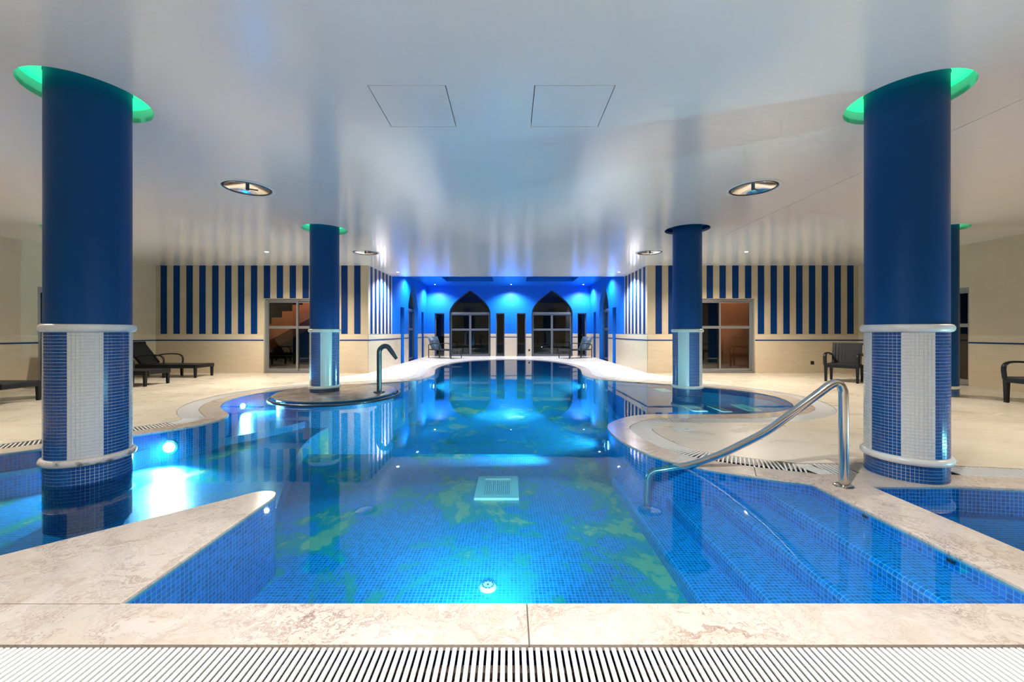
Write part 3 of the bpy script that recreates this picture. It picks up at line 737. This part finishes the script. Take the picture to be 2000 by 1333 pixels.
# ------------------------------------------------------------------ doors and windows
def sliding_door(name, label, origin, rz, wdt, hgt, split, parent_kind='structure'):
    """frame with two leaves (each with mid rail and glass); local x along the door, y into the wall"""
    d = empty(name, origin, rz, label=label, kind='structure')
    bm = bmesh.new()
    for x in (0.03, wdt-0.03): add_box(bm, (x, 0, hgt/2), (0.06, 0.09, hgt))
    add_box(bm, (wdt/2, 0, hgt-0.03), (wdt-0.12, 0.09, 0.06)); add_box(bm, (wdt/2, 0, 0.025), (wdt-0.12, 0.09, 0.05))
    link('door_frame', bm_mesh('door_frame', bm), MATS['alu'], d)
    for i, (a, b) in enumerate(((0.06, split+0.025), (split-0.025, wdt-0.06))):
        y = 0.018 if i else -0.018; bm = bmesh.new()
        for x in (a+0.025, b-0.025): add_box(bm, (x, y, hgt/2), (0.05, 0.03, hgt-0.12))
        add_box(bm, ((a+b)/2, y, hgt-0.085), (b-a-0.1, 0.03, 0.05)); add_box(bm, ((a+b)/2, y, 0.085), (b-a-0.1, 0.03, 0.07))
        lf = link('leaf', bm_mesh('leaf', bm), MATS['alu'], d)
        box('mid_rail', ((a+b)/2, y, hgt*0.615), (b-a-0.1, 0.03, 0.075), MATS['alu'], lf)
        box('pane', ((a+b)/2, y, hgt/2), (b-a-0.1, 0.006, hgt-0.24), MATS['glass'], lf)
    return d
sliding_door('door_1', 'aluminium sliding glass door in the left striped wall, stairs behind', (LX0, YB+0.09, 0), 0, LX1-LX0, DZ, 0.90)
sliding_door('door_2', 'aluminium sliding glass door in the right striped wall, orange room behind', (RX0, YB+0.09, 0), 0, RX1-RX0, DZ, 0.79)
sliding_door('door_3', 'dark glass door in the left side wall', (XL-0.1, 8.30, 0), math.pi/2, 1.35, 2.09, 0.68)
sliding_door('door_4', 'dark glass door in the right side wall', (XR+0.1, 9.75, 0), -math.pi/2, 1.35, 2.09, 0.68)
def arch_door(name, label, origin, rz, wdt, spring, top):
    d = empty(name, origin, rz, label=label, kind='structure')
    out = arch(0, wdt, spring, top); inn = arch(0.045, wdt-0.045, spring, top-0.06)
    n = len(out); vs_, fs = [], []
    for y in (-0.04, 0.04):
        for L in (out, inn): vs_ += [(p[0], y, p[1]) for p in L]
    for i in range(1, n):
        j = (i+1) % n
        fs += [(i, j, n+j, n+i), (2*n+i, 3*n+i, 3*n+j, 2*n+j), (n+i, n+j, 3*n+j, 3*n+i), (i, 2*n+i, 2*n+j, j)]
    link('arch_frame', mesh('arch_frame', vs_, fs), MATS['gunmetal'], d)
    box('transom', (wdt/2, 0, spring+0.0), (wdt-0.1, 0.09, 0.10), MATS['alu_dark'], d)
    fan = arch(0.05, wdt-0.05, spring, top-0.06)[1:]; fan = [(wdt-0.05, spring+0.05)] + [p for p in fan if p[1] > spring+0.05] + [(0.05, spring+0.05)]
    vs_ = [(p[0], 0, p[1]) for p in fan]; link('fan_pane', mesh('fan_pane', vs_, [tuple(range(len(vs_)))]), MATS['glass_dark'], d)
    for i, (a, b) in enumerate(((0.05, wdt/2), (wdt/2, wdt-0.05))):
        bm = bmesh.new(); h_ = spring-0.05
        for x in (a+0.025, b-0.025): add_box(bm, (x, 0, h_/2), (0.05, 0.04, h_))
        add_box(bm, ((a+b)/2, 0, h_-0.025), (b-a-0.1, 0.04, 0.05)); add_box(bm, ((a+b)/2, 0, 0.045), (b-a-0.1, 0.04, 0.09))
        lf = link('leaf', bm_mesh('leaf', bm), MATS['alu_dark'], d)
        box('mid_rail', ((a+b)/2, 0, 1.27), (b-a-0.1, 0.045, 0.10), MATS['alu_dark'], lf)
        box('pane', ((a+b)/2, 0, h_/2), (b-a-0.1, 0.006, h_-0.14), MATS['glass_dark'], lf)
    return d
arch_door('door_5', 'pointed arch glass double door in the far wall, left one', (ARL[0], YE+0.14, 0), 0, ARL[1]-ARL[0], SLT, 3.17)
arch_door('door_6', 'pointed arch glass double door in the far wall, right one', (ARR[0], YE+0.14, 0), 0, ARR[1]-ARR[0], SLT, 3.17)
arch_door('door_7', 'pointed arch glass door in the left nave wall', (NL-0.2, 15.45, 0), math.pi/2, 1.6, SLT, 3.15)
arch_door('door_8', 'pointed arch glass door in the right nave wall', (NR+0.2, 17.05, 0), -math.pi/2, 1.6, SLT, 3.15)
def slit(k, label, origin, rz, wdt):
    d = empty('window_%d' % k, origin, rz, label=label, kind='structure'); bm = bmesh.new()
    for x in (0.02, wdt-0.02): add_box(bm, (x, 0, SLT/2), (0.04, 0.06, SLT))
    for z in (0.025, SLT-0.02): add_box(bm, (wdt/2, 0, z), (wdt-0.08, 0.06, 0.05))
    link('window_frame', bm_mesh('window_frame', bm), MATS['alu_dark'], d); box('pane', (wdt/2, 0, SLT/2), (wdt-0.08, 0.006, SLT-0.09), MATS['glass_dark'], d)
labs = ['slit window left of the left arch', 'slit window right of the left arch', 'slit window left of the right arch', 'slit window right of the right arch']
for k, (a, b) in enumerate(SL): slit(k+1, labs[k], (a, YE+0.2, 0), 0, b-a)
slit(5, 'nearer slit window in the left nave wall', (NL-0.24, 14.35, 0), math.pi/2, 0.5); slit(6, 'farther slit window in the left nave wall', (NL-0.24, 17.75, 0), math.pi/2, 0.45)
slit(7, 'nearer slit window in the right nave wall', (NR+0.24, 14.85, 0), -math.pi/2, 0.5); slit(8, 'farther slit window in the right nave wall', (NR+0.24, 18.2, 0), -math.pi/2, 0.45)
# rooms behind the two sliding doors
def back_room(name, x0, x1, m, label):
    r = empty(name, (0, 0, 0), label=label, kind='structure')
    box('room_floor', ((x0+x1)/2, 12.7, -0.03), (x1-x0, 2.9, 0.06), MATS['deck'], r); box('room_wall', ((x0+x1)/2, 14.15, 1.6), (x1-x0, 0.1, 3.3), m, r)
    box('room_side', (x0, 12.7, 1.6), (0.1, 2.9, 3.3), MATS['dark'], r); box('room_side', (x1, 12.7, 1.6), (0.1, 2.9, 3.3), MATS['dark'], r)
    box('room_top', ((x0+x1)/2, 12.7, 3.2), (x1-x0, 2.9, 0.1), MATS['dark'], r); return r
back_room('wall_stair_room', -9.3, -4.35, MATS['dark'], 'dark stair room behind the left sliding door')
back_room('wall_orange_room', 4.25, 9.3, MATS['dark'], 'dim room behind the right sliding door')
st = []
x, z = -8.45, 1.0
saw = [(-8.45, 0.82)]
for k in range(10): saw += [(x, z), (x+0.325, z)]; x += 0.325; z += 0.2
poly = [(-8.45, 1.0-0.62)] + [p for p in saw[1:]] + [(x, z-0.2-0.62)]
vs_ = [(p[0], 12.45, p[1]) for p in poly] + [(p[0], 13.6, p[1]) for p in poly]; n = len(poly)
fs = [tuple(range(n)), tuple(range(2*n-1, n-1, -1))] + [(i, i+n, (i+1) % n+n, (i+1) % n) for i in range(n)]
bm = bmesh.new(); tmp = mesh('staircase', vs_, fs); bm.from_mesh(tmp); bpy.data.meshes.remove(tmp)
o = link('staircase', bm_mesh('staircase', bm), MATS['orange']); setp(o, 'terracotta staircase rising behind the left sliding door', 'staircase', kind='thing')
o = box('partition', (7.36, 12.35, 1.55), (1.75, 0.12, 3.1), MATS['orange']); setp(o, 'terracotta partition wall behind the right sliding door', kind='structure')

# ------------------------------------------------------------------ pool island, spout, handrail, fittings
isl = empty('pool_island', (-3.10, 7.15, 0), label='low round stone island in the left pool bay', cat='pool island')
link('island_top', lathe('island_top', [(0, 0.075), (0.98, 0.075), (1.02, 0.068), (1.03, 0.055), (1.02, 0.042), (0.96, 0.038)], 72), MATS['stone_island'], isl)
me = lathe('island_body', [(0.96, 0.045), (0.96, -1.0)], 72); u = me.uv_layers.new(name='uv')
for lp in me.loops:
    c = me.vertices[lp.vertex_index].co; u.data[lp.index].uv = ((math.atan2(c.y, c.x)+math.pi)*0.96, c.z)
link('island_body', me, MATS['tile'], isl)
ringp = [Vector((1.075*math.cos(2*math.pi*i/96), 1.075*math.sin(2*math.pi*i/96), 0.005)) for i in range(97)]
link('grab_ring', tube('grab_ring', ringp, 0.022, seg=10, cap=False), MATS['gunmetal'], isl)
for k in range(10):
    a = 2*math.pi*k/10+0.2
    link('ring_bracket', tube('ring_bracket', [Vector((0.95*math.cos(a), 0.95*math.sin(a), -0.01)), Vector((1.07*math.cos(a), 1.07*math.sin(a), 0.004))], 0.010, seg=8), MATS['gunmetal'], isl)
sp = empty('water_spout', (-2.30, 6.98, 0.075), label='dark grey swan neck water spout on the island', cat='water spout')
path = [Vector((0, 0, 0)), Vector((0, 0, 0.3)), Vector((0, 0, 0.62))] + [Vector((0.105-0.105*math.cos(a), 0, 0.70+0.115*math.sin(a))) for a in [math.pi*0.68*i/12 for i in range(13)]] + [Vector((0.235, -0.01, 0.70)), Vector((0.31, -0.015, 0.59))]
link('neck', tube('neck', path, 0.043, seg=20, radii=[1]*14+[1.0, 0.98, 0.9, 0.62]), MATS['gunmetal'], sp)
link('base_plate', lathe('base_plate', [(0, 0.024), (0.088, 0.024), (0.095, 0.016), (0.095, 0)], 32), MATS['gunmetal'], sp)
hr = empty('handrail', (2.455, 2.92, 0), label='curved stainless steel handrail over the pool steps', cat='handrail')
hp = [(2.455,2.92,0.0),(2.455,2.92,0.35),(2.455,2.92,0.64),(2.447,2.922,0.715),(2.415,2.928,0.757),(2.37,2.94,0.738),(2.30,2.965,0.668),(2.18,3.02,0.54),(2.02,3.11,0.36),(1.87,3.20,0.227),(1.71,3.28,0.108),(1.53,3.37,0.005),(1.36,3.46,-0.06),(1.27,3.51,-0.10),(1.23,3.53,-0.18),(1.225,3.535,-0.43)]
pth = [p-Vector((2.455, 2.92, 0)) for p in spline(hp, 8)]
link('rail', tube('rail', pth, 0.030, seg=18), MATS['steel'], hr)
link('base_flange', lathe('base_flange', [(0, 0.012), (0.05, 0.012), (0.062, 0.006), (0.064, 0)], 28), MATS['steel'], hr)
dr = empty('floor_drain', (-0.135, 4.27, D1), label='white square drain grille on the pool floor', cat='drain')
bm = bmesh.new(); W_, L_ = 0.45, 0.60
for x in (-1, 1): add_box(bm, (x*(W_/2-0.04), 0, 0.012), (0.08, L_, 0.024))
for y in (-1, 1): add_box(bm, (0, y*(L_/2-0.04), 0.012), (W_-0.16, 0.08, 0.024))
link('drain_frame', bm_mesh('drain_frame', bm), MATS['panelwhite'], dr)
for k in range(14): box('drain_bar', (-0.137+k*0.0211, 0, 0.010), (0.015, L_-0.16, 0.012), MATS['panelwhite'], dr)
for x, y, z, r_, lab in ((-0.145, 2.61, D1, 0.057, 'small round white floor inlet near the front coping'), (-0.16, 7.80, D2, 0.10, 'round white inlet on the deep pool floor')):
    e = empty('floor_inlet', (x, y, z), label=lab, cat='inlet', group='pool floor inlets')
    link('cover', lathe('cover', [(0, 0.02), (r_*0.72, 0.02), (r_*0.8, 0.016), (r_, 0.008), (r_, 0)], 32), MATS['panelwhite'], e)
    for k in range(10):
        a = 2*math.pi*k/10; box('slot', (r_*0.62*math.cos(a), r_*0.62*math.sin(a), 0.0205), (0.007, 0.016, 0.004), MATS['dark'], e, rot=Matrix.Rotation(a, 3, 'Z'))
    link('screw', lathe('screw', [(0, 0.023), (r_*0.12, 0.023), (r_*0.12, 0.018)], 12), MATS['dark'], e)
PAN = [(2.97, 6.42, 0.22, 'left one of three pale panels on the round bay floor before the column'), (3.36, 6.38, 0.15, 'narrow middle one of three pale panels on the round bay floor before the column'), (3.84, 6.47, 0.22, 'right one of three pale panels on the round bay floor before the column'),
       (3.24, 8.40, 0.26, 'pale panel on the round bay floor behind the column')]
for x, y, wd, lab in PAN:
    o = box('floor_panel', (0, 0, 0.006), (wd, 0.50, 0.012), MATS['panelwhite'], None, 0.003); o.location = (x, y, -0.10); setp(o, lab, 'pool panel', 'pale panels on the bay floor')
cv_ = empty('deck_cover', (2.00, 4.60, 0), label='small pale square cover set in the deck inside the curved grating', cat='cover')
box('lid', (0, 0, 0.004), (0.20, 0.16, 0.008), MATS['ringwhite'], cv_, 0.002); box('finger_slot', (0.05, 0, 0.0085), (0.03, 0.012, 0.002), MATS['dark'], cv_)
for y, lab in ((2.03, 'dark wall inlet below the right coping strip, nearer one'), (2.52, 'dark wall inlet below the right coping strip, farther one')):
    e = empty('wall_inlet', (SX-0.001, y, -0.04), label=lab, cat='inlet', group='wall inlets below the coping strip')
    box('inlet_rim', (-0.004, 0, 0), (0.006, 0.040, 0.020), MATS['gunmetal'], e, 0.002); box('inlet_mouth', (-0.007, 0, 0), (0.003, 0.030, 0.010), MATS['dark'], e)
# ------------------------------------------------------------------ lamps
for x, y, z, watt, colr, cone, lab in DOWN:
    e = empty('ceiling_downlight', (x, y, z), label=lab, cat='downlight', group='ceiling downlights')
    link('trim_ring', lathe('trim_ring', [(0.040, -0.002), (0.044, -0.008), (0.058, -0.006), (0.060, 0.0)], 28), MATS['chrome'], e)
    link('lens', lathe('lens', [(0.0, -0.004), (0.041, -0.003)], 28), MATS['lamp'], e)
    ld = bpy.data.lights.new('downlight_beam', 'SPOT'); ld.energy = watt; ld.color = colr; ld.spot_size = math.radians(cone); ld.spot_blend = 0.7; ld.shadow_soft_size = 0.045
    lo = bpy.data.objects.new('downlight_beam', ld); COL.objects.link(lo); lo.parent = e; lo.location = (0, 0, -0.03)
for x, y, z, aim, watt, cone, siz, lab in UW:
    e = empty('underwater_lamp', (x, y, z), label=lab, cat='pool lamp', group='underwater lamps')
    a = Vector(aim); q = Vector((a.x, a.y, 0)).to_track_quat('Z', 'Y'); 
    r1 = link('lamp_ring', lathe('lamp_ring', [(0.055, 0.0), (0.06, 0.012), (0.08, 0.010), (0.085, -0.02)], 28), MATS['chrome'], e); r1.rotation_euler = q.to_euler()
    r2 = link('lens', lathe('lens', [(0.0, 0.008), (0.056, 0.004)], 28), MATS['uwlamp'], e); r2.rotation_euler = q.to_euler()
    r1.scale = r2.scale = (siz, siz, siz)
    ld = bpy.data.lights.new('underwater_beam', 'SPOT'); ld.energy = watt; ld.color = (0.85, 0.97, 1.0); ld.spot_size = math.radians(cone); ld.spot_blend = 0.8; ld.shadow_soft_size = 0.05
    lo = bpy.data.objects.new('underwater_beam', ld); COL.objects.link(lo); lo.parent = e; lo.location = Vector((a.x, a.y, 0)).normalized()*0.04
    lo.rotation_euler = a.to_track_quat('-Z', 'Y').to_euler()
for (x, y, z, wt, c, lab) in ((-6.6, 11.75, 2.9, 22, (1, 0.75, 0.5), 'warm ceiling lamp in the stair room behind the left sliding door'), (6.5, 11.7, 2.95, 16, (1, 0.75, 0.5), 'warm ceiling lamp in the room behind the right sliding door')):
    e = empty('room_ceiling_lamp', (x, y, 3.15), label=lab, cat='ceiling lamp')
    link('canopy', lathe('canopy', [(0, 0), (0.10, 0), (0.10, -0.03), (0.09, -0.04)], 24), MATS['whitepaint'], e); link('lens', lathe('lens', [(0, -0.05), (0.06, -0.048), (0.09, -0.04)], 24), MATS['lamp'], e)
    ld = bpy.data.lights.new('room_lamp', 'POINT'); ld.energy = wt; ld.color = c; ld.shadow_soft_size = 0.08
    lo = bpy.data.objects.new('room_lamp', ld); COL.objects.link(lo); lo.location = (x, y, z)

# ------------------------------------------------------------------ furniture
def leg_mesh(h, top=0.060, bot=0.045):
    bm = bmesh.new(); add_box(bm, (0, 0, h/2), (top, top, h), None, 0.006)
    for v in bm.verts:
        if v.co.z < h/2: v.co.x *= bot/top; v.co.y *= bot/top
    return bm_mesh('leg', bm)
LEG = leg_mesh(0.30); LEG.materials.append(MATS['resin'])
def arm_path(x0, z0, x1, z1, zl):
    return spline([(x0, 0, z0), (x0+(x1-x0)*0.35, 0, z0+0.06), (x0+(x1-x0)*0.75, 0, z1), (x1-0.03, 0, z1-0.04), (x1+0.015, 0, z1-0.14), (x1, 0, zl)], 6)
def make_lounger(label, back=52):
    """local x runs from the head (negative) to the foot (positive)"""
    t = empty('sun_lounger', (0, 0, 0), label=label, cat='sun lounger', group='dark sun loungers')
    Wd, zs = 0.62, 0.33
    for s in (-1, 1): box('side_rail', (0.05, s*(Wd/2-0.03), zs-0.045), (1.76, 0.06, 0.09), MATS['resin'], t, 0.01)
    for x in (-0.80, 0.91): box('cross_rail', (x, 0, zs-0.045), (0.06, Wd-0.12, 0.085), MATS['resin'], t, 0.01)
    box('seat_panel', (0.19, 0, zs-0.012), (1.38, Wd-0.12, 0.024), MATS['wicker'], t, 0.006)
    bl = 0.66; a = math.radians(back)
    bm = bmesh.new(); add_box(bm, (-bl/2, 0, 0), (bl, Wd-0.10, 0.03), None, 0.01)
    for v in bm.verts: v.co.z += 0.05*(v.co.x/bl)**2
    bk = link('backrest', bm_mesh('backrest', bm), MATS['wicker'], t, (-0.50, 0, zs)); bk.rotation_euler = (0, a, 0)
    bm = bmesh.new()
    for s in (-1, 1): add_box(bm, (-bl/2, s*(Wd/2-0.055), 0.02), (bl, 0.045, 0.045), None, 0.008)
    add_box(bm, (-bl+0.02, 0, 0.05), (0.05, Wd-0.08, 0.045), None, 0.01); link('back_frame', bm_mesh('back_frame', bm), MATS['resin'], bk)
    for x in (-0.79, 0.10, 0.89):
        for s in (-1, 1): link('leg', LEG, None, t, (x, s*(Wd/2-0.035), 0))
    for s in (-1, 1):
        ar = link('arm', tube('arm', arm_path(-0.66, 0.50, 0.10, 0.57, 0.30), 0.028, 0.016, 10, up=Vector((0,0,1))), MATS['resin'], t, (0, s*(Wd/2-0.02), 0))
    return t
def copy_tree(o, parent=None):
    c = o.copy(); COL.objects.link(c); c.parent = parent
    for ch in list(o.children): copy_tree(ch, c)
    return c
def make_armchair(label):
    """faces local -y"""
    t = empty('armchair', (0, 0, 0), label=label, cat='armchair', group='dark resin armchairs')
    Wd, Dp, zs = 0.62, 0.56, 0.40
    box('seat', (0, 0, zs), (Wd-0.08, Dp, 0.045), MATS['wicker'], t, 0.012)
    bm = bmesh.new(); add_box(bm, (0, -Dp/2+0.02, zs-0.035), (Wd-0.06, 0.05, 0.08), None, 0.01); add_box(bm, (0, Dp/2-0.02, zs-0.035), (Wd-0.06, 0.05, 0.08), None, 0.01)
    for s in (-1, 1): add_box(bm, (s*(Wd/2-0.05), 0, zs-0.035), (0.05, Dp-0.1, 0.08), None, 0.01)
    link('seat_frame', bm_mesh('seat_frame', bm), MATS['resin'], t)
    bm = bmesh.new()
    for k in range(9):
        x = -0.24+0.06*k; add_box(bm, (x, 0.03*(x/0.24)**2*-1, 0.24), (0.062, 0.03, 0.48), None, 0.004)
    add_box(bm, (0, 0, 0.475), (Wd-0.06, 0.05, 0.045), None, 0.012)
    bk = link('backrest', bm_mesh('backrest', bm), MATS['wicker'], t, (0, Dp/2-0.01, zs+0.0)); bk.rotation_euler = (math.radians(-14), 0, 0)
    for sx in (-1, 1):
        for sy in (-1, 1): l = link('leg', LEG, None, t, (sx*(Wd/2-0.03), sy*(Dp/2-0.02), 0)); l.scale = (1, 1, 1.28)
        ap = spline([(0, 0.30, 0.60), (0, 0.10, 0.645), (0, -0.14, 0.655), (0, -0.26, 0.625), (0, -0.295, 0.54), (0, -0.275, 0.38)], 6)
        link('arm', tube('arm', ap, 0.036, 0.018, 10, up=Vector((0,0,1))), MATS['resin'], t, (sx*(Wd/2-0.02), 0, 0))
    return t
L1 = make_lounger('dark lounger nearest the striped wall corner, foot towards the pool')
spots = [(-8.72, 10.15, 0, 'dark lounger beside the left striped wall corner, half hidden'), (-8.50, 8.55, 0, 'middle dark lounger against the left wall, back raised'), (-8.76, 6.35, 0, 'dark lounger foot at the left edge of the photo')]
for i, (x, y, rz, lab) in enumerate(spots):
    o = L1 if i == 0 else copy_tree(L1)
    o.location = (x, y, 0); o.rotation_euler = (0, 0, rz); o['label'] = lab
A1 = make_armchair('dark resin armchair by the right striped wall')
A1.location = (7.70, 9.15, 0); A1.rotation_euler = (0, 0, math.radians(-50))
A2 = copy_tree(A1); A2['label'] = 'dark resin armchair cut off by the right edge of the photo'; A2.location = (8.27, 6.12, 0); A2.rotation_euler = (0, 0, math.radians(-90))
def make_sling(label, mirror):
    t = empty('sling_lounger', (0, 0, 0), label=label, cat='sun lounger', group='sling loungers by the far wall'); m = -1 if mirror else 1
    tb = lambda nm, pts, r, par: link(nm, tube(nm, [Vector((m*p[0], p[1], p[2])) for p in pts], r, seg=8), MATS['black'], par)
    for s in (-1, 1):
        y = s*0.31
        tb('side_rail', [(-0.5, y, 0.36), (0.85, y, 0.36)], 0.022, t)
        for x in (-0.62, 0.1, 0.82): tb('leg', [(x, y, 0.0), (x, y, 0.36)], 0.02, t)
        tb('arm', spline([(-0.62, y, 0.36), (-0.62, y, 0.56), (-0.45, y, 0.62), (-0.05, y, 0.64), (0.08, y, 0.58), (0.1, y, 0.36)], 5), 0.018, t)
    tb('cross_rail', [(-0.62, -0.31, 0.36), (-0.62, 0.31, 0.36)], 0.02, t); tb('cross_rail', [(0.82, -0.31, 0.36), (0.82, 0.31, 0.36)], 0.02, t)
    def cloth(nm, prof):
        vs_ = []
        for x, z in prof: vs_ += [(m*x, -0.30, z), (m*x, 0.30, z)]
        n_ = len(prof); vs_ += [(v[0], v[1], v[2]-0.012) for v in vs_]
        fs = [(2*i, 2*i+1, 2*i+3, 2*i+2) for i in range(n_-1)] + [(2*n_+2*i, 2*n_+2*i+2, 2*n_+2*i+3, 2*n_+2*i+1) for i in range(n_-1)]
        fs += [(2*i, 2*i+2, 2*n_+2*i+2, 2*n_+2*i) for i in range(n_-1)] + [(2*i+1, 2*n_+2*i+1, 2*n_+2*i+3, 2*i+3) for i in range(n_-1)] + [(0, 2*n_, 2*n_+1, 1), (2*n_-2, 2*n_-1, 4*n_-1, 4*n_-2)]
        return link(nm, mesh(nm, vs_, fs, True), MATS['sling'], t)
    cloth('seat_sling', [(-0.45, 0.36), (-0.1, 0.345), (0.4, 0.35), (0.84, 0.375)])
    cloth('back_sling', [(-0.42, 0.37), (-0.52, 0.55), (-0.62, 0.75), (-0.72, 0.95)])
    return t
s1 = make_sling('teal grey sling lounger before the left far slit window', False); s1.location = (-2.98, 17.75, 0); s1.rotation_euler = (0, 0, math.radians(-38))
s2 = make_sling('teal grey sling lounger before the right far slit window', True); s2.location = (3.0, 17.75, 0); s2.rotation_euler = (0, 0, math.radians(38))
for x, y, z, lab in ((8.42, YB-0.012, 0.29, 'small black wall socket below the right stripes'), (0.92, YE-0.012, 0.29, 'small black wall socket between the far arch and slit')):
    e = empty('wall_socket', (x, y, z), label=lab, cat='socket', group='black wall sockets')
    box('plate', (0, -0.008, 0), (0.09, 0.016, 0.09), MATS['black'], e, 0.004); box('outlet', (0, -0.018, 0), (0.05, 0.006, 0.05), MATS['dark'], e)
